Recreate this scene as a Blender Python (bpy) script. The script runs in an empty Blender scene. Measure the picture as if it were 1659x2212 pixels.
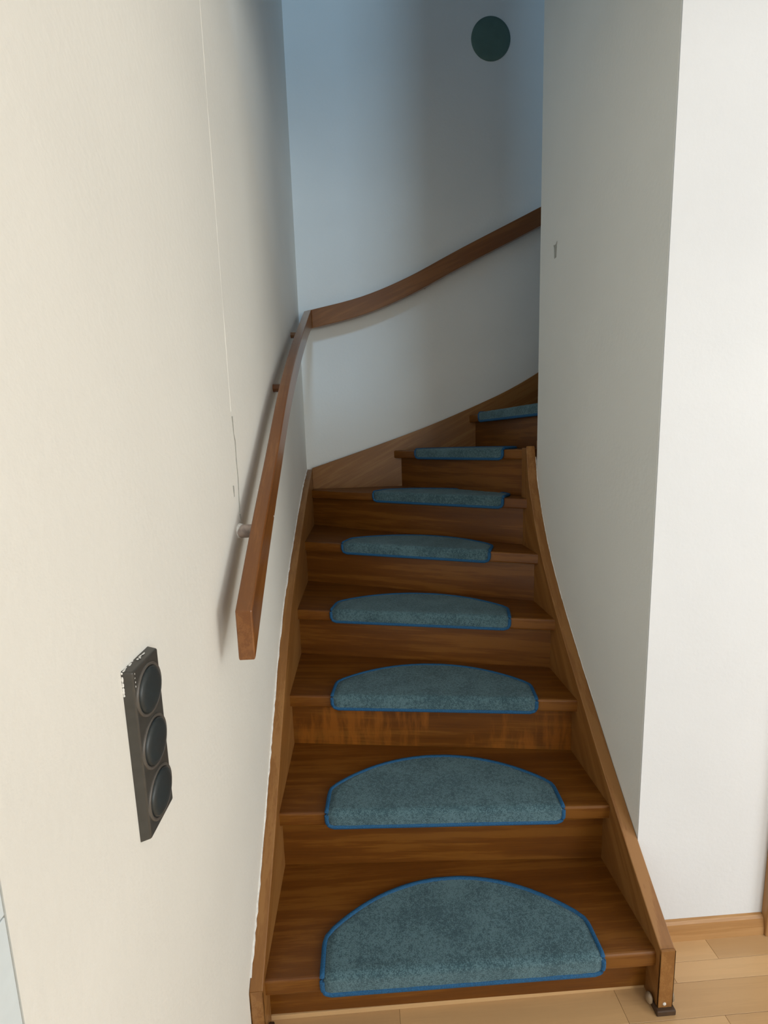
import bpy, bmesh, math, random
from mathutils import Vector, Matrix, noise
random.seed(7)
S = bpy.context.scene
COL = S.collection

# ------------------------------------------------------------------ camera
cam_d = bpy.data.cameras.new('camera')
cam = bpy.data.objects.new('camera', cam_d)
COL.objects.link(cam)
rt = Vector((0.99815263, -0.05251657, -0.03055055)); up = Vector((0.03778995, 0.14291137, 0.98901378)); fw = rt.cross(up) * -1
m = Matrix((rt, up, -fw)).transposed().to_4x4()
m.translation = Vector((0.2555, -0.8923, 1.3681))
cam.matrix_world = m
cam_d.sensor_fit = 'VERTICAL'; cam_d.sensor_height = 24.0
cam_d.lens = 1009.31 / 2212.0 * 24.0
cam_d.clip_start = 0.02
S.camera = cam

# ------------------------------------------------------------------ world, lights, exposure
w = bpy.data.worlds.new('world'); S.world = w; w.use_nodes = True
w.node_tree.nodes['Background'].inputs[0].default_value = (0.55, 0.68, 0.85, 1)
w.node_tree.nodes['Background'].inputs[1].default_value = 0.5

def area(name, loc, target, size, energy, color):
    l = bpy.data.lights.new(name, 'AREA'); l.shape = 'RECTANGLE'; l.size, l.size_y = size
    l.energy = energy; l.color = color
    o = bpy.data.objects.new(name, l); COL.objects.link(o)
    o.location = loc
    o.rotation_euler = (Vector(target) - Vector(loc)).to_track_quat('-Z', 'Y').to_euler()
    return o
area('room_window_light', (2.3, -3.9, 1.45), (0.6, 0.3, 1.2), (2.2, 1.7), 66, (0.96, 1.0, 0.99))
area('side_window_light', (3.9, -1.7, 1.5), (0.0, -0.2, 1.0), (1.6, 1.4), 54, (0.985, 1.0, 0.97))
area('upstairs_window_light', (-0.0 + 0.35, -1.9, 4.5), (0.2, 1.65, 2.6), (0.48, 0.48), 40, (0.46, 0.73, 1.0))
area('landing_window_light', (3.8, 1.3, 4.0), (0.9, 1.4, 2.6), (0.5, 0.9), 1.2, (0.62, 0.78, 1.0))
S.view_settings.view_transform = 'Standard'; S.view_settings.look = 'None'
S.view_settings.gamma = 1; S.view_settings.use_curve_mapping = False
S.view_settings.exposure = -0.06

# ------------------------------------------------------------------ materials
def newmat(name):
    m = bpy.data.materials.new(name); m.use_nodes = True
    nt = m.node_tree; b = nt.nodes['Principled BSDF']
    return m, nt, b
def N(nt, t, **k):
    n = nt.nodes.new(t)
    for a, v in k.items(): setattr(n, a, v)
    return n
def noise_tex(nt, scale, detail=4, rough=.5, mapscale=(1, 1, 1)):
    tc = N(nt, 'ShaderNodeTexCoord'); mp = N(nt, 'ShaderNodeMapping'); mp.inputs['Scale'].default_value = mapscale
    nt.links.new(tc.outputs['Object'], mp.inputs[0])
    n = N(nt, 'ShaderNodeTexNoise'); n.inputs['Scale'].default_value = scale; n.inputs['Detail'].default_value = detail
    n.inputs['Roughness'].default_value = rough
    nt.links.new(mp.outputs[0], n.inputs['Vector'])
    return n
def ramp(nt, src, stops):
    r = N(nt, 'ShaderNodeValToRGB'); cr = r.color_ramp
    while len(cr.elements) < len(stops): cr.elements.new(.5)
    for e, (p, c) in zip(cr.elements, stops): e.position = p; e.color = (*c, 1)
    nt.links.new(src, r.inputs[0]); return r
def paint(name, col, var=.03, bump=.08, rough=.75, grain=90, blot=2.5):
    m, nt, b = newmat(name)
    n = noise_tex(nt, blot, 5)
    r = ramp(nt, n.outputs['Fac'], [(.3, tuple(c * (1 - var) for c in col)), (.7, tuple(min(1, c * (1 + var)) for c in col))])
    nt.links.new(r.outputs[0], b.inputs['Base Color']); b.inputs['Roughness'].default_value = rough
    n2 = noise_tex(nt, grain, 4); n3 = noise_tex(nt, 9, 3, mapscale=(1, 1, .35))
    mx = N(nt, 'ShaderNodeMath', operation='MULTIPLY_ADD'); nt.links.new(n3.outputs['Fac'], mx.inputs[0]); mx.inputs[1].default_value = 1.6
    nt.links.new(n2.outputs['Fac'], mx.inputs[2])
    bp = N(nt, 'ShaderNodeBump'); bp.inputs['Strength'].default_value = bump; bp.inputs['Distance'].default_value = .006
    nt.links.new(mx.outputs[0], bp.inputs['Height']); nt.links.new(bp.outputs[0], b.inputs['Normal'])
    return m
def wood(name, dark, mid, light, rough=.42, coat=.10, gs=(1.0, 17, 17), stain=False):
    m, nt, b = newmat(name)
    n = noise_tex(nt, 2.2, 6, .6, gs)
    f = noise_tex(nt, 9, 3, .6, (1.2, 40, 40))
    big = noise_tex(nt, 3, 2, .5, (.6, 3, 3))
    a1 = N(nt, 'ShaderNodeMath', operation='MULTIPLY_ADD'); a1.inputs[1].default_value = .35
    nt.links.new(f.outputs['Fac'], a1.inputs[0]); nt.links.new(n.outputs['Fac'], a1.inputs[2])
    a2 = N(nt, 'ShaderNodeMath', operation='MULTIPLY_ADD'); a2.inputs[1].default_value = .5
    nt.links.new(big.outputs['Fac'], a2.inputs[0]); nt.links.new(a1.outputs[0], a2.inputs[2])
    r = ramp(nt, a2.outputs[0], [(.55, dark), (.92, mid), (1.0, light)])
    out = r.outputs[0]
    if stain:
        # old drip stains running down the board, a fixed mark on the wood itself
        s = noise_tex(nt, 7, 4, .6, (5, 1, .9)); s2 = noise_tex(nt, 2.5, 2)
        ml = N(nt, 'ShaderNodeMath', operation='MULTIPLY'); nt.links.new(s.outputs['Fac'], ml.inputs[0]); nt.links.new(s2.outputs['Fac'], ml.inputs[1])
        r2 = ramp(nt, ml.outputs[0], [(.22, (0, 0, 0)), (.32, (.62, .62, .62))])
        mix = N(nt, 'ShaderNodeMixRGB'); nt.links.new(r2.outputs[0], mix.inputs[0]); nt.links.new(out, mix.inputs[1])
        mix.inputs[2].default_value = (light[0] * 1.7, light[1] * 1.5, light[2] * 1.3, 1); out = mix.outputs[0]
    nt.links.new(out, b.inputs['Base Color'])
    b.inputs['Roughness'].default_value = rough; b.inputs['Specular IOR Level'].default_value = .38
    b.inputs['Coat Weight'].default_value = coat; b.inputs['Coat Roughness'].default_value = .22
    bp = N(nt, 'ShaderNodeBump'); bp.inputs['Strength'].default_value = .12; bp.inputs['Distance'].default_value = .002
    nt.links.new(a1.outputs[0], bp.inputs['Height']); nt.links.new(bp.outputs[0], b.inputs['Normal'])
    return m
def plain(name, col, rough=.5, metal=0, bump=0, scale=60, var=.1):
    m, nt, b = newmat(name)
    n = noise_tex(nt, scale, 3)
    r = ramp(nt, n.outputs['Fac'], [(.35, tuple(c * (1 - var) for c in col)), (.65, tuple(min(1, c * (1 + var)) for c in col))])
    nt.links.new(r.outputs[0], b.inputs['Base Color'])
    b.inputs['Roughness'].default_value = rough; b.inputs['Metallic'].default_value = metal
    if bump:
        bp = N(nt, 'ShaderNodeBump'); bp.inputs['Strength'].default_value = bump; bp.inputs['Distance'].default_value = .003
        nt.links.new(n.outputs['Fac'], bp.inputs['Height']); nt.links.new(bp.outputs[0], b.inputs['Normal'])
    return m
M = {}
M['cream'] = paint('cream_wall_paint', (.83, .82, .765), bump=.10)
M['white'] = paint('white_wall_paint', (.735, .765, .80), bump=.07)
M['stairwell'] = paint('stairwell_wall_paint', (.78, .80, .78), bump=.10)
M['ceil'] = paint('ceiling_paint', (.8, .8, .79), bump=.03)
M['upper'] = paint('upper_floor_paint', (.26, .28, .30), bump=.05)
M['tile'] = plain('white_glazed_panel', (.74, .82, .85), .35, var=.02)
M['wood'] = wood('red_brown_stair_wood', (.085, .025, .0022), (.145, .047, .0042), (.190, .070, .0085))
M['woodstain'] = wood('stained_stair_wood', (.085, .025, .0022), (.145, .047, .0042), (.190, .070, .0085), stain=True)
M['stringer'] = wood('stringer_wood', (.185, .074, .017), (.25, .108, .027), (.30, .140, .040))
M['rail'] = wood('handrail_wood', (.15, .050, .012), (.195, .071, .017), (.235, .092, .024), rough=.28, coat=.35)
M['base'] = wood('oak_baseboard_wood', (.31, .155, .055), (.41, .215, .08), (.47, .26, .105), rough=.4)
M['lam'] = [wood('laminate_strip_%s' % n, tuple(c * f * .94 for c in k), tuple(c * f for c in k), tuple(min(1, c * f * 1.04) for c in k), rough=.36, coat=.15)
            for n, k, f in (('honey', (.60, .385, .19), 1), ('pale', (.61, .395, .20), 1.03), ('tan', (.59, .37, .18), .90), ('beech', (.60, .38, .185), .97))]
M['subfloor'] = plain('dark_joint', (.40, .25, .12), .8)
M['dark'] = plain('anthracite_plastic', (.028, .036, .038), .38, var=.08, scale=200)
M['dark2'] = plain('brown_grey_plastic', (.055, .052, .045), .36, var=.08, scale=80)
M['ring'] = plain('brown_grey_ring', (.10, .09, .078), .3, var=.05)
M['disc'] = plain('round_disc_green_grey', (.10, .175, .15), .9, var=.06, scale=20)
M['screw'] = plain('pale_screw', (.75, .72, .68), .35)
M['foot'] = plain('dark_foot_wood', (.055, .03, .016), .5)
M['clear'] = plain('grey_plastic_bumper', (.26, .19, .12), .3)
M['plug'] = plain('grey_wall_plug', (.36, .37, .34), .7)
M['caulk'] = plain('white_filler', (.80, .79, .76), .8, bump=.5, scale=150)
M['crack'] = plain('plaster_crack_grey', (.33, .33, .30), .9)
M['whitewood'] = plain('overpainted_dowel', (.42, .35, .31), .6, var=.35, scale=40)
M['bind'] = plain('blue_mat_binding', (.006, .085, .21), .75, bump=.5, scale=400, var=.25)
def pile():
    m, nt, b = newmat('blue_grey_mat_pile')
    n = noise_tex(nt, 420, 3, .7); g = noise_tex(nt, 120, 4, .7); bl = noise_tex(nt, 12, 3)
    a = N(nt, 'ShaderNodeMath', operation='MULTIPLY_ADD'); a.inputs[1].default_value = .6
    nt.links.new(g.outputs['Fac'], a.inputs[0]); nt.links.new(n.outputs['Fac'], a.inputs[2])
    a2 = N(nt, 'ShaderNodeMath', operation='MULTIPLY_ADD'); a2.inputs[1].default_value = .35
    nt.links.new(bl.outputs['Fac'], a2.inputs[0]); nt.links.new(a.outputs[0], a2.inputs[2])
    r = ramp(nt, a2.outputs[0], [(.72, (.019, .054, .072)), (.98, (.046, .105, .132)), (1.0, (.10, .19, .225))])
    nt.links.new(r.outputs[0], b.inputs['Base Color'])
    b.inputs['Roughness'].default_value = .95; b.inputs['Sheen Weight'].default_value = .25; b.inputs['Sheen Roughness'].default_value = .5
    b.inputs['Sheen Tint'].default_value = (.6, .85, .95, 1)
    bp = N(nt, 'ShaderNodeBump'); bp.inputs['Strength'].default_value = .7; bp.inputs['Distance'].default_value = .004
    nt.links.new(a.outputs[0], bp.inputs['Height']); nt.links.new(bp.outputs[0], b.inputs['Normal'])
    return m
M['pile'] = pile()

# ------------------------------------------------------------------ mesh helpers
def link(name, bm, mat, parent=None, frame=None, smooth=False):
    """frame: a matrix giving the piece its own axes (grain runs along its local x)"""
    if frame is None: frame = Matrix.Identity(4)
    bmesh.ops.recalc_face_normals(bm, faces=bm.faces)
    bm.transform(frame.inverted())
    me = bpy.data.meshes.new(name); bm.to_mesh(me); bm.free()
    me.materials.append(mat)
    if smooth:
        for p in me.polygons: p.use_smooth = True
    o = bpy.data.objects.new(name, me); COL.objects.link(o)
    if parent is not None:
        o.parent = parent
        o.matrix_parent_inverse = Matrix.Identity(4)
        o.matrix_basis = Matrix.Translation(-parent.location) @ frame if parent.type == 'EMPTY' else (parent.matrix_basis.inverted() @ frame)
    else: o.matrix_basis = frame
    return o
def prism(bm, poly, vec, bev=0, seg=2):
    """extrude a polygon (3d points) by vec"""
    v = Vector(vec)
    a = [bm.verts.new(p) for p in poly]; b = [bm.verts.new(Vector(p) + v) for p in poly]
    fs = [bm.faces.new(a), bm.faces.new(b[::-1])]
    n = len(poly)
    for i in range(n): fs.append(bm.faces.new((a[i], a[(i + 1) % n], b[(i + 1) % n], b[i])))
    bmesh.ops.recalc_face_normals(bm, faces=fs)
    if bev:
        es = list({e for f in fs for e in f.edges})
        es = [e for e in es if len(e.link_faces) == 2 and e.calc_face_angle(0) > .5]
        bmesh.ops.bevel(bm, geom=es, offset=bev, segments=seg, affect='EDGES', profile=.5)
def box(bm, lo, hi, bev=0, seg=2):
    x0, y0, z0 = lo; x1, y1, z1 = hi
    prism(bm, [(x0, y0, z0), (x1, y0, z0), (x1, y1, z0), (x0, y1, z0)], (0, 0, z1 - z0), bev, seg)
def fr(origin, xdir, zhint=(0, 0, 1)):
    x = Vector(xdir).normalized(); z = Vector(zhint); y = z.cross(x).normalized(); z = x.cross(y)
    f = Matrix((x, y, z)).transposed().to_4x4(); f.translation = Vector(origin); return f
def struct(name, bm, mat):
    o = link(name, bm, mat); o['kind'] = 'structure'; return o
def thing(name, label, cat, loc, group=None):
    o = bpy.data.objects.new(name, None); o.empty_display_size = .1; COL.objects.link(o); o.location = loc
    o['label'] = label; o['category'] = cat
    if group: o['group'] = group
    return o
def child(o, parent):          # parent a world-built mesh to another mesh or empty, keeping its place
    w_ = o.matrix_basis.copy(); o.parent = parent
    pw = parent.matrix_basis.copy()
    if parent.parent: pw = parent.parent.matrix_basis @ pw
    o.matrix_parent_inverse = Matrix.Identity(4)
    o.matrix_basis = pw.inverted() @ w_
    return o
def tube(bm, pts, r, n=8, closed=False, jit=0):
    rings = []; m_ = len(pts)
    pts = [Vector(p) for p in pts]
    for i, p in enumerate(pts):
        a = pts[(i - 1) % m_] if (closed or i > 0) else p; b = pts[(i + 1) % m_] if (closed or i < m_ - 1) else p
        t = (b - a).normalized(); h = Vector((0, 0, 1)) if abs(t.z) < .9 else Vector((0, 1, 0))
        u = t.cross(h).normalized(); v = t.cross(u)
        rr = r * (1 + random.uniform(-jit, jit))
        rings.append([bm.verts.new(p + rr * (math.cos(2 * math.pi * k / n) * u + math.sin(2 * math.pi * k / n) * v)) for k in range(n)])
    rng = range(m_) if closed else range(m_ - 1)
    for i in rng:
        A, B = rings[i], rings[(i + 1) % m_]
        for k in range(n): bm.faces.new((A[k], A[(k + 1) % n], B[(k + 1) % n], B[k]))
    if not closed: bm.faces.new(rings[0][::-1]); bm.faces.new(rings[-1])
def lerp(a, b, t): return a + (b - a) * t
def smooth_curve(pts, n=6):     # Catmull-Rom through 2d/3d points
    P = [Vector(p) for p in pts]; P = [P[0] * 2 - P[1]] + P + [P[-1] * 2 - P[-2]]; out = []
    for i in range(1, len(P) - 2):
        for k in range(n):
            t = k / n; a, b, c, d = P[i - 1:i + 3]
            out.append(.5 * ((2 * b) + (c - a) * t + (2 * a - 5 * b + 4 * c - d) * t * t + (3 * b - a - 3 * c + d) * t ** 3))
    out.append(P[-2]); return out

FL = .045            # finished floor level
WL = -.03            # face of the left wall
WX = .93             # face of the right-hand wall block
YB = 1.65            # face of the back wall
YF = .14             # face of the front wall
XI = .895            # inner face of the right stringer

# ------------------------------------------------------------------ structure
bm = bmesh.new(); box(bm, (WL - .15, -.565, -.2), (WL, YB + .15, 5.2)); wall_left = struct('wall_left', bm, M['cream'])
# plaster bead, cracks and chips in the left wall
bm = bmesh.new()
tube(bm, [(WL - .0005 + random.uniform(-.0003, .0003), .197 + .006 * noise.noise(Vector((0, 0, z * 2))), z) for z in [1.45 + k * .08 for k in range(30)]], .0014, 6, jit=.3)
b_ = link('plaster_bead', bm, M['cream']); child(b_, wall_left)
bm = bmesh.new()
for pts in ([(.202, 1.44), (.206, 1.40), (.212, 1.385), (.210, 1.34), (.214, 1.30), (.209, 1.26), (.205, 1.22)], [(.168, 1.285), (.170, 1.26)], [(.207, 1.215), (.212, 1.20)]):
    tube(bm, [(WL + .0002, y, z) for y, z in pts], .0014, 5, jit=.6)
b_ = link('plaster_crack', bm, M['crack']); b_['kind'] = 'stuff'; child(b_, wall_left)
bm = bmesh.new(); box(bm, (WL, YB, -.2), (4.6, YB + .15, 5.2)); struct('wall_back', bm, M['stairwell'])
bm = bmesh.new(); box(bm, (WX, YF, 0), (WX + .14, .87, 2.87), .003); wall_right = struct('wall_right', bm, M['stairwell'])
bm = bmesh.new(); box(bm, (WX + .14, YF + .002, 0), (4.15, .87, 2.75)); struct('wall_front', bm, M['white'])
# white face skin of the front wall, turning the corner
bm = bmesh.new(); box(bm, (WX, YF - .003, FL - .02), (4.15, YF, 2.75)); child(link('plaster_skin', bm, M['white']), wall_right)
bm = bmesh.new(); box(bm, (4.15, -4.3, 0), (4.3, .87, 2.5)); struct('wall_east', bm, M['white'])
bm = bmesh.new(); box(bm, (WL - .15, -4.3, 0), (4.15, -4.15, 2.5)); struct('wall_south', bm, M['white'])
bm = bmesh.new(); box(bm, (WL - .15, -4.15, 0), (WL - .05, -.565, 2.5)); struct('wall_west', bm, M['white'])
bm = bmesh.new(); box(bm, (WL - .15, -4.3, 2.5), (4.3, YF - .02, 2.75)); struct('ceiling', bm, M['ceil'])
bm = bmesh.new(); box(bm, (WL - .15, -3.0, 5.2), (4.6, YB + .15, 5.3)); struct('ceiling_upstairs', bm, M['upper'])
bm = bmesh.new(); box(bm, (WL - .15, -3.1, 2.75), (4.6, -3.0, 5.2)); struct('wall_upstairs', bm, M['upper'])
bm = bmesh.new(); box(bm, (4.5, -3.0, 2.75), (4.6, YB, 5.2)); struct('wall_upstairs_east', bm, M['upper'])
# unseen block added upstairs to cast the shadow on the back wall
bm = bmesh.new(); box(bm, (.42, YF - .02 - .30, 2.75), (.80, YF - .02, 5.2)); struct('unseen_shadow_block', bm, M['upper'])
# white panelled strip at the near end of the left wall
bm = bmesh.new(); box(bm, (WL - .05, -1.3, FL), (WL - .01, -.57, 2.5)); tr = struct('trim_1', bm, M['caulk'])
for z0, z1 in ((FL, 1.018), (1.0195, 2.0), (2.0015, 2.5)):
    bm = bmesh.new(); box(bm, (WL - .01, -1.3, z0), (WL + .0005, -.567, z1), .0008); child(link('panel', bm, M['tile']), tr)

# floor with laminate strips
bm = bmesh.new(); box(bm, (WL - .05, -4.15, -.1), (4.15, 1.65, FL - .008)); floor = struct('floor', bm, M['subfloor'])
ys = [YF + .0 - .0, .0765, .0325, -.037]
y = -.037
while y > -.62: y -= .0665; ys.append(y)
for j in range(len(ys) - 1):
    y1, y0 = ys[j], ys[j + 1]; x = WL + random.uniform(-.5, 0) ; k = j
    if j == 0: cuts = [WL, .62, 1.12, 1.50, 2.1]
    elif j == 1: cuts = [WL, .45, .98, 1.43, 2.0]
    elif j == 2: cuts = [WL, .3, .82, 1.28, 1.8]
    elif j == 3: cuts = [WL, .18, .55, 1.045, 1.5, 2.1]
    else:
        cuts = [WL]; x = WL + random.uniform(.15, .5)
        while x < 1.7: cuts.append(x); x += random.uniform(.35, .55)
        cuts.append(2.0)
    for i in range(len(cuts) - 1):
        bm = bmesh.new(); box(bm, (cuts[i] + .0003, y0 + .0003, FL - .008), (cuts[i + 1] - .0003, y1 - .0003, FL), .0004, 1)
        mat = M['lam'][{(0, 2): 2, (0, 1): 1, (1, 2): 1, (3, 3): 2, (3, 2): 0}.get((j, i), random.randrange(4))]
        child(link('plank', bm, mat, frame=fr((cuts[i], y0, FL + random.uniform(0, .3)), (1, 0, 0))), floor)
bm = bmesh.new(); box(bm, (WL - .05, -4.15, FL - .008), (4.15, ys[-1], FL - .0005)); child(link('floor_field', bm, M['lam'][0]), floor)
bm = bmesh.new(); box(bm, (2.1, ys[-1], FL - .008), (4.15, YF, FL - .0005)); child(link('floor_field', bm, M['lam'][3]), floor)

# baseboard: profile swept along the front wall
bm = bmesh.new()
prof = [(YF - .003, FL), (YF - .017, FL), (YF - .017, FL + .012), (YF - .015, FL + .035), (YF - .013, FL + .046), (YF - .008, FL + .052), (YF - .003, FL + .054)]
prism(bm, [(WX + .003, a, b) for a, b in prof], (1.2805 - WX - .003, 0, 0))
o = link('baseboard_front', bm, M['base'], frame=fr((WX, YF, FL), (1, 0, 0))); o['kind'] = 'structure'
# door casing at the right edge
bm = bmesh.new(); box(bm, (1.281, YF - .023, FL), (1.342, YF - .003, 2.08), .003); box(bm, (1.281, YF - .023, 2.08), (2.2, YF - .003, 2.15), .003); box(bm, (2.13, YF - .023, FL), (2.2, YF - .003, 2.08), .003)
dr = link('door_1', bm, M['base'], frame=fr((1.3, YF, 0), (0, 0, 1), (0, 1, 0))); dr['kind'] = 'structure'
bm = bmesh.new(); box(bm, (1.345, YF - .016, FL + .005), (2.127, YF - .0035, 2.077), .002); child(link('door_leaf', bm, M['base'], frame=fr((1.4, YF, 0), (0, 0, 1), (0, 1, 0))), dr)

# ------------------------------------------------------------------ staircase
st = thing('staircase', 'red-brown wooden winder staircase rising between white walls and turning right at the back', 'staircase', (0, 0, FL))
Z = [None, .19, .38, .57, .76, .95, 1.14, 1.33, 1.505, 1.69, 1.88]
NL = [None, (0, .001), (0, .262), (0, .535), (0, .812), (0, 1.150), (0, 1.545), (.44, 1.619), (.848, 1.619), (1.22, 1.619), (1.50, 1.619)]
NR = [None, (XI, -.006), (XI, .211), (XI, .4126), (XI, .591), (XI, .749), (XI, .872), (.915, .905), (1.0, .905), (1.20, .905), (1.50, .905)]
TH = .040; OV = .032
def piece_frame(i, z):
    a, b = NL[i], NR[i]
    return fr((a[0], a[1], z), (b[0] - a[0], b[1] - a[1], 0))
def off(i, d):       # nose line moved back by d (into the flight), ends slid along the line's own stringers
    a, b = Vector(NL[i]), Vector(NR[i]); t = (b - a).normalized(); n = Vector((-t.y, t.x))
    a2, b2 = a + n * d, b + n * d
    def hit(p, s):    # slide along t to the limiting plane
        return p + t * s
    # left end
    if i <= 6: a2 = hit(a2, (0 - a2.x) / t.x)
    else: a2 = hit(a2, (1.619 - a2.y) / t.y)
    if i == 6 and a2.y > 1.619: a2 = hit(a2, (1.619 - a2.y) / t.y)
    if i <= 6: b2 = hit(b2, (XI - b2.x) / t.x)
    else: b2 = hit(b2, (.905 - b2.y) / t.y)
    return a2, b2
treads = []
for i in range(1, 10):
    a, b = Vector(NL[i]), Vector(NR[i]); c, d = off(i + 1, OV + .012)
    poly = [a, b]
    if i == 6: poly += [Vector((XI, .905)), d, c, Vector((0, 1.619))]
    else: poly += [d, c]
    bm = bmesh.new()
    prism(bm, [(p.x, p.y, Z[i] - TH) for p in poly], (0, 0, TH))
    es = []
    for e in bm.edges:
        mid = (e.verts[0].co + e.verts[1].co) / 2
        # distance from the nose line in plan
        t = (b - a).normalized(); dn = abs((Vector((mid.x, mid.y)) - a).cross(t)) if False else abs((mid.x - a.x) * t.y - (mid.y - a.y) * t.x)
        if dn < .001 and abs(e.verts[0].co.z - e.verts[1].co.z) < 1e-5: es.append(e)
    bmesh.ops.bevel(bm, geom=es, offset=.006, segments=3, affect='EDGES', profile=.5)
    o = link('tread', bm, M['wood'], st, piece_frame(i, Z[i]))
    if i == 1: o['label'] = 'lowest tread, scuffed front edge'
for i in range(1, 10):
    a, b = off(i, OV); c, d = off(i, OV + .018)
    z0 = (Z[i - 1] - TH) if i > 1 else FL
    bm = bmesh.new(); prism(bm, [(p.x, p.y, z0 + (.0405 if i > 1 else .012)) for p in (a, b, d, c)], (0, 0, Z[i] - TH - z0 - (.041 if i > 1 else .013)))
    o = link('riser', bm, M['woodstain'] if i == 3 else M['wood'], st, piece_frame(i, 0))
    if i == 3: o['label'] = 'third riser, with old drip stains'
    if i > 1:
        # cove strip where tread meets riser
        pass
# light plinth board that closes the gap under the lowest riser
a, b = off(1, OV); bm = bmesh.new(); box(bm, (0, a.y - .004, FL), (XI, a.y + .018, FL + .012), .001)
link('plinth_strip', bm, M['lam'][0], st, piece_frame(1, 0))['label'] = 'pale plinth strip under the lowest riser'

def stringer(name, pts, depth, axis, c0, c1, low, front=None):
    """top profile pts (s, z) along axis; thickness c0..c1 on the other axis"""
    top = smooth_curve([Vector((s, z, 0)) for s, z in pts], 5)
    bm = bmesh.new()
    P = [(p.x, p.y) for p in top]; B = [(p.x, max(low, p.y - depth)) for p in top]
    if front is not None: B[0] = (P[0][0], FL)
    def P3(s, z, c): return (c, s, z) if axis == 'y' else (s, c, z)
    rows = []
    for (s, z), (s2, z2) in zip(P, B):
        rows.append([bm.verts.new(P3(s, z, c0)), bm.verts.new(P3(s, z, c1)), bm.verts.new(P3(s2, z2, c1)), bm.verts.new(P3(s2, z2, c0))])
    for r0, r1 in zip(rows, rows[1:]):
        for k in range(4): bm.faces.new((r0[k], r0[(k + 1) % 4], r1[(k + 1) % 4], r1[k]))
    bm.faces.new(rows[0]); bm.faces.new(rows[-1][::-1])
    bmesh.ops.recalc_face_normals(bm, faces=bm.faces)
    es = [e for e in bm.edges if len(e.link_faces) == 2 and e.calc_face_angle(0) > .7]
    bmesh.ops.bevel(bm, geom=es, offset=.0022, segments=2, affect='EDGES', profile=.5)
    a, b = P[0], P[-1]; dv = P3(b[0] - a[0], b[1] - a[1], 0) if axis == 'x' else (0, b[0] - a[0], b[1] - a[1])
    if axis == 'x': dv = (b[0] - a[0], 0, b[1] - a[1])
    return link(name, bm, M['stringer'], st, fr(P3(a[0], a[1], c0), dv, (1, 0, 0) if axis == 'y' else (0, 1, 0)))
LT = [(-.018, .192), (-.004, .206), (.15, .335), (.30, .475), (.45, .622), (.68, .811), (1.0, .978), (1.39, 1.157), (1.649, 1.243)]
o = stringer('stringer', LT, .36, 'y', WL + .0005, 0, FL, True); o['label'] = 'left stringer, along the cream wall'
RT = [(-.022, .212), (.0, .227), (.169, .376), (.381, .581), (.55, .752), (.666, .882), (.77, 1.03), (.85, 1.192), (.878, 1.30), (.889, 1.343)]
o = stringer('stringer', RT, .42, 'y', XI, WX - .0005, FL, True); o['label'] = 'right stringer, free foot on the laminate'
BT = [(0, 1.250), (.24, 1.325), (.464, 1.398), (.676, 1.472), (.888, 1.556), (1.05, 1.626), (1.211, 1.712), (1.5, 1.89), (2.2, 2.36)]
o = stringer('stringer', BT, .45, 'x', 1.619, YB - .0005, FL); o['label'] = 'rear stringer, climbing right along the back wall'
o = stringer('stringer', [(.94, 1.36), (1.2, 1.78), (1.5, 2.0), (2.2, 2.46)], .5, 'x', .8705, .903, FL); o['label'] = 'upper inner stringer behind the wall'
bm = bmesh.new(); box(bm, (XI, .8895, FL), (WX - .0005, .935, 1.335), .002)
o = link('newel', bm, M['stringer'], st, fr((XI, .89, 0), (0, 0, 1), (0, 1, 0))); o['label'] = 'turning post at the inner corner'
# foot details at both stringers
def foot(x0, x1, lab):
    bm = bmesh.new(); box(bm, (x0 - .006, -.030, FL), (x1 + .004, .012, FL + .014), .002); o = link('foot_block', bm, M['foot'], st); o['label'] = lab
foot(XI, WX, 'dark foot block under the right stringer')
bm = bmesh.new()
bmesh.ops.create_uvsphere(bm, u_segments=16, v_segments=8, radius=.0042, matrix=Matrix.Translation((XI + .015, -.0225, FL + .024)) @ Matrix.Diagonal((1, .45, 1, 1)))
link('screw', bm, M['screw'], st, smooth=True)
for x, sx in ((XI - .010, -1), (WX + .008, 1)):
    bm = bmesh.new()
    bmesh.ops.create_uvsphere(bm, u_segments=14, v_segments=8, radius=.0125, matrix=Matrix.Translation((x, -.004, FL + .019)) @ Matrix.Diagonal((.6, .8, 1.1, 1)))
    link('bumper', bm, M['clear'], st, smooth=True)['label'] = 'grey bumper cap at the stringer foot'
bm = bmesh.new(); prism(bm, [(.002, -.016, FL), (.018, -.010, FL), (.014, .004, FL), (.002, .004, FL)], (0, 0, .035), .002); link('bumper', bm, M['foot'], st)
# ragged filler along the stringer tops
def filler(name, pts, par, r=.0035):
    bm = bmesh.new(); P = smooth_curve(pts, 16)
    P = [p + Vector((0, 0, random.uniform(-.001, .0022))) for p in P]
    tube(bm, P, r, 6, jit=.5); o = link(name, bm, M['caulk']); child(o, par); return o
filler('filler_bead', [(WL + .001, s, z + .002) for s, z in LT[1:]], wall_left, .0026)
filler('filler_bead', [(WX - .0005, s, z + .001) for s, z in RT[3:9]], wall_right, .0012)

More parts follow.
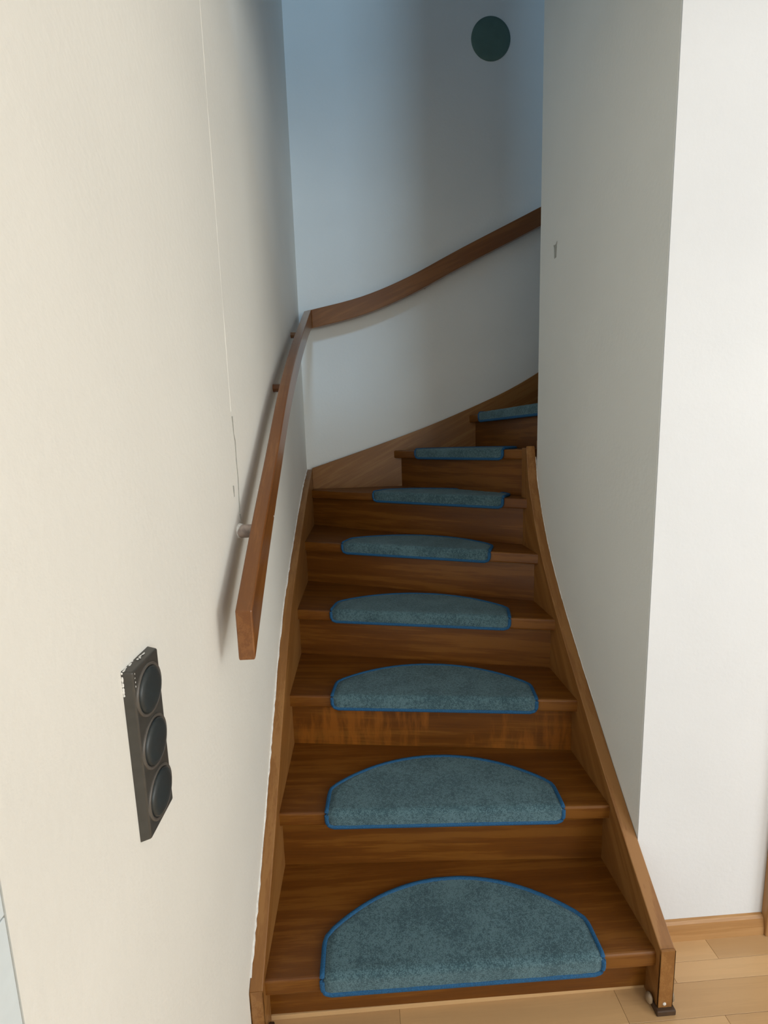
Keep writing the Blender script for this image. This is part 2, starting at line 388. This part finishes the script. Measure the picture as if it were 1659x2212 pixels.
# ------------------------------------------------------------------ stair mats
def mat(i, tc, label, wid=.64):
    a, b = Vector(NL[i]), Vector(NR[i]); t = (b - a).normalized(); n = Vector((-t.y, t.x))
    if i > 6 and False: n = -n
    c2 = a + t * tc; z = Z[i]
    root = thing('stair_mat', label, 'stair mat', (c2.x, c2.y, z), 'blue half-moon mats, one on each stair tread')
    H = wid / 2; DROP = .036; ST = .082; AP = .212; T = .007
    R = (H * H + (AP - ST) ** 2) / (2 * (AP - ST)); vc = AP - R
    def path(v, h):       # v along the mat from the nose edge (v=0), h height above the wood
        r = .007 + h
        if v > .007: q = (v, h)
        elif v > -.004:
            an = (.007 - v) / .011 * math.pi / 2; q = (.007 - r * math.sin(an), -.007 + r * math.cos(an))
        else: q = (-h, -.007 - (-.004 - v))
        return q
    def P(u, v, h):
        q = path(v, h); p = c2 + t * u + n * q[0]
        return Vector((p.x, p.y, z + q[1]))
    def half(v):
        if v > ST: return math.sqrt(max(0, R * R - (v - vc) ** 2))
        if v > ST - .02: s = (v - ST + .02) / .02; return H - .004 * s * s
        rr = .020; lo = -DROP
        if v < lo + rr: d = lo + rr - v; return H - rr + math.sqrt(max(0, rr * rr - d * d))
        return H
    vs = [-DROP + k * .004 for k in range(5)] + [-.016, -.010, -.005, -.002, .001, .004, .007, .012] + [.02 + k * (ST - .02) / 5 for k in range(6)] + [ST + (AP - ST) * (1 - (1 - k / 12) ** 1.7) for k in range(1, 12)] + [AP - .0008]
    us = [-1 + 2 * k / 28 for k in range(29)]
    bm = bmesh.new(); top = []; bot = []
    for v in vs:
        h = max(half(v) - .003, .002)
        top.append([bm.verts.new(P(u * h, v, T + .0012 * noise.noise(Vector((u * 20, v * 60, i))))) for u in us])
        bot.append([bm.verts.new(P(u * h, v, .0005)) for u in us])
    for r0, r1 in zip(range(len(vs) - 1), range(1, len(vs))):
        for k in range(len(us) - 1):
            bm.faces.new((top[r0][k], top[r0][k + 1], top[r1][k + 1], top[r1][k])); bm.faces.new((bot[r0][k + 1], bot[r0][k], bot[r1][k], bot[r1][k + 1]))
        bm.faces.new((top[r0][0], top[r1][0], bot[r1][0], bot[r0][0])); bm.faces.new((top[r0][-1], bot[r0][-1], bot[r1][-1], top[r1][-1]))
    for r in (0, -1):
        for k in range(len(us) - 1): bm.faces.new((top[r][k], bot[r][k], bot[r][k + 1], top[r][k + 1]))
    link('pile', bm, M['pile'], root, smooth=True)
    out = [P(half(v), v, .0045) for v in vs] + [P(-half(v), v, .0045) for v in vs[::-1]]
    low = [P(-half(-DROP) + 2 * half(-DROP) * k / 12, -DROP, .0045) for k in range(1, 12)]
    bm = bmesh.new(); tube(bm, out + low, .0062, 8, closed=True)
    link('binding', bm, M['bind'], root, smooth=True)
    return root
mat(1, .448, 'large blue half-moon mat on the lowest stair tread, nearest the laminate floor')
mat(2, .450, 'blue half-moon mat on the second stair tread from the floor')
mat(3, .460, 'blue half-moon mat on the third stair tread, above the drip-stained riser')
mat(4, .453, 'blue half-moon mat on the fourth stair tread from the floor')
mat(5, .495, 'blue half-moon mat on the fifth stair tread, thin strip of top showing', .62)
mat(6, .71, 'blue half-moon mat on the sixth stair tread, the wedge at the back corner', .63)
mat(7, .455, 'narrow-looking blue half-moon mat on the seventh tread, at eye level in the turn', .55)
mat(8, .40, 'highest blue half-moon mat in view, half hidden by the right-hand wall', .56)

# ------------------------------------------------------------------ handrail
hr = thing('handrail', 'red-brown wooden handrail on dowels along left wall, bending round the back corner', 'handrail', (.026, -.036, 1.0))
def sweep(name, rows, grain, frz):
    bm = bmesh.new(); R_ = []
    for r in rows: R_.append([bm.verts.new(p) for p in r])
    for r0, r1 in zip(R_, R_[1:]):
        for k in range(4): bm.faces.new((r0[k], r0[(k + 1) % 4], r1[(k + 1) % 4], r1[k]))
    bm.faces.new(R_[0]); bm.faces.new(R_[-1][::-1])
    bmesh.ops.recalc_face_normals(bm, faces=bm.faces)
    es = [e for e in bm.edges if len(e.link_faces) == 2 and e.calc_face_angle(0) > .7]
    bmesh.ops.bevel(bm, geom=es, offset=.003, segments=2, affect='EDGES', profile=.5)
    return link(name, bm, M['rail'], hr, fr(rows[0][0], grain, frz))
X0, X1 = .010, .042; Y0, Y1 = 1.575, 1.607
T_ = smooth_curve([Vector(p) for p in ((-.036, 1.065, 0), (.14, 1.20, 0), (.341, 1.343, 0), (.644, 1.560, 0), (1.0, 1.762, 0), (1.35, 1.935, 0), (Y0, 2.042, 0))], 5)
rows = []
n_ = len(T_)
for k, p in enumerate(T_):
    th = lerp(.099, .076, min(1, k / (n_ * .3))) if k < n_ - 6 else lerp(.076, .088, (k - n_ + 6) / 5)
    if k == n_ - 1:   # mitre at the corner
        rows.append([(X0, Y1, p.y), (X1, Y0, p.y), (X1, Y0, p.y - th), (X0, Y1, p.y - th)])
    else: rows.append([(X0, p.x, p.y), (X1, p.x, p.y), (X1, p.x, p.y - th), (X0, p.x, p.y - th)])
sweep('rail', rows, (0, 1, .65), (1, 0, 0))['label'] = 'rail length along the left wall, plumb-cut lower end'
T2 = smooth_curve([Vector(p) for p in ((X1, 2.040, 0), (.293, 2.099, 0), (.527, 2.187, 0), (.807, 2.324, 0), (1.195, 2.506, 0), (1.7, 2.75, 0))], 5)
rows = []
for k, p in enumerate(T2):
    th = .088
    x0_ = X0 if k == 0 else p.x
    rows.append([(p.x, Y0, p.y), (x0_, Y1, p.y), (x0_, Y1, p.y - th), (p.x, Y0, p.y - th)])
sweep('rail', rows, (1, 0, .42), (0, 1, 0))['label'] = 'curved rail length along the back wall'
for k, (y, z, r, mt) in enumerate(((.186, 1.178, .0155, 'whitewood'), (.764, 1.567, .0135, 'rail'), (1.299, 1.858, .0125, 'rail'))):
    bm = bmesh.new(); tube(bm, [(WL + .0002, y, z), (WL + .0075, y, z), (X0 + .004, y, z)], r, 24)
    o = link('rail_bracket', bm, M[mt], hr, smooth=False)
    if k == 0:
        o['label'] = 'lowest dowel, smeared with white paint'
        bm = bmesh.new(); tube(bm, [(WL + .0002, y, z), (WL + .003, y, z + .001), (WL + .006, y - .001, z)], r * 1.12, 16, jit=.08)
        q = link('paint_collar', bm, M['caulk']); child(q, o)
for x, z in ((.62, 2.165), (1.35, 2.52)):
    bm = bmesh.new(); tube(bm, [(x, Y1 - .004, z), (x, YB - .0002, z)], .0125, 20); link('rail_bracket', bm, M['rail'], hr)

bm = bmesh.new()
for y, z, r in ((.243, 1.202, .0022), (.246, 1.192, .0017)):
    bmesh.ops.create_icosphere(bm, subdivisions=1, radius=1, matrix=Matrix.Translation((X1, y, z)) @ Matrix.Diagonal((.0004, r, r * 1.3, 1)))
for y, z, r in ((.232, 1.268, .002), (.262, 1.289, .0012)):
    bmesh.ops.create_icosphere(bm, subdivisions=1, radius=1, matrix=Matrix.Translation((X0, y, z)) @ Matrix.Diagonal((.001, r, r, 1)))
link('paint_chip', bm, M['caulk'], hr)['kind'] = 'stuff'

# ------------------------------------------------------------------ switch block on the left wall
sw = thing('wall_switch', 'black vertical three-gang frame with round covers on the left wall', 'switch', (WL, -.33, 1.005))
SY0, SY1, SZ0, SZ1, SX = -.369, -.297, .893, 1.116, WL + .0125
bm = bmesh.new()
bot = [(WL, SY0, SZ0), (WL, SY1, SZ0), (WL, SY1, SZ1), (WL, SY0, SZ1)]; i_ = .0025
tp = [(SX, SY0 + i_, SZ0 + i_), (SX, SY1 - i_, SZ0 + i_), (SX, SY1 - i_, SZ1 - i_), (SX, SY0 + i_, SZ1 - i_)]
A = [bm.verts.new(p) for p in bot]; B = [bm.verts.new(p) for p in tp]
bm.faces.new(A[::-1]); bm.faces.new(B)
for k in range(4): bm.faces.new((A[k], A[(k + 1) % 4], B[(k + 1) % 4], B[k]))
bmesh.ops.recalc_face_normals(bm, faces=bm.faces)
bmesh.ops.bevel(bm, geom=[e for e in bm.edges if max(v.co.x for v in e.verts) > SX - .001], offset=.0022, segments=3, affect='EDGES', profile=.5)
link('frame', bm, M['dark2'], sw)
yc = (SY0 + SY1) / 2
for k in range(3):
    zc = (SZ0 + SZ1) / 2 + (1 - k) * .0705
    def lathe(prof, n=40):
        bm = bmesh.new(); rings = []
        for r, h in prof:
            if r < 1e-6: rings.append([bm.verts.new((SX + h, yc, zc))]); continue
            rings.append([bm.verts.new((SX + h, yc + r * math.cos(2 * math.pi * j / n), zc + r * math.sin(2 * math.pi * j / n))) for j in range(n)])
        for r0, r1 in zip(rings, rings[1:]):
            for j in range(n):
                if len(r1) == 1: bm.faces.new((r0[j], r0[(j + 1) % n], r1[0]))
                elif len(r0) == 1: bm.faces.new((r0[0], r1[(j + 1) % n], r1[j]))
                else: bm.faces.new((r0[j], r0[(j + 1) % n], r1[(j + 1) % n], r1[j]))
        return bm
    bm = lathe([(.0328, -.001), (.0328, .0012), (.0320, .0022), (.0298, .0022), (.0288, .001), (.0285, -.001)])
    rg = link('ring', bm, M['ring'], sw, smooth=True)
    bm = lathe([(.028, -.001), (.028, .0028), (.0265, .0044), (.022, .0055), (.012, .0063), (0, .0065)])
    link('round_cover', bm, M['dark'], sw, smooth=True)
# paint splashes on the frame's upper corner
bm = bmesh.new()
def blob(p, sc):
    q = bmesh.ops.create_icosphere(bm, subdivisions=2, radius=1, matrix=Matrix.Translation(p) @ Matrix.Diagonal((*sc, 1)))['verts']
    for v in q: v.co += (v.co - Vector(p)) * .45 * noise.noise(v.co * 900)
for k in range(14):
    t = random.random() ** 1.3
    blob((WL + random.uniform(0, .003) + (.003 if t > .6 else 0), SY0 + .001 + t * .05, SZ1), (.0012, random.uniform(.001, .004), .0006))
for k in range(4): blob((SX - .0003, SY0 + .006 + random.uniform(0, .001), SZ1 - .006 - k * .0052), (.0005, .0009, random.uniform(.0006, .002)))
for k in range(7): blob((WL + .0012, SY0, SZ1 - .001 - random.random() * .032), (.0012, .0006, random.uniform(.001, .004)))
o = link('paint_splash', bm, M['caulk'], sw); o['kind'] = 'stuff'

# ------------------------------------------------------------------ small wall details
# round dark grey-green disc, slightly domed, high on the back wall
cx, cz = .967, 3.294
t = thing('wall_disc', 'round dark grey-green disc high on the back wall', 'wall plate', (cx, YB, cz))
bm = bmesh.new(); rings = []
for r, h in ((.096, .0002), (.096, .004), (.093, .007), (.080, .010), (.05, .012), (.0, .013)):
    rings.append([bm.verts.new((cx + r * math.cos(2 * math.pi * j / 48), YB - h, cz + r * math.sin(2 * math.pi * j / 48))) for j in range(48)] if r else [bm.verts.new((cx, YB - h, cz))])
for r0, r1 in zip(rings, rings[1:]):
    for j in range(48):
        bm.faces.new((r0[j], r0[(j + 1) % 48], r1[(j + 1) % 48], r1[j]) if len(r1) > 1 else (r0[j], r0[(j + 1) % 48], r1[0]))
link('disc_face', bm, M['disc'], t, smooth=True)
# small tapered plug on the right-hand wall
pz = 1.985; py = .733
t = thing('wall_plug', 'small grey tapered hook plug on the right-hand stairwell wall', 'wall hook', (WX, py, pz))
bm = bmesh.new()
prism(bm, [(WX, py - .014, pz + .024), (WX, py - .010, pz + .012), (WX, py - .007, pz - .024), (WX, py + .006, pz - .024), (WX, py + .009, pz + .010), (WX, py + .015, pz + .021), (WX, py + .006, pz + .018), (WX, py - .005, pz + .018)], (-.002, 0, 0), .0006, 1)
link('plug_body', bm, M['plug'], t)
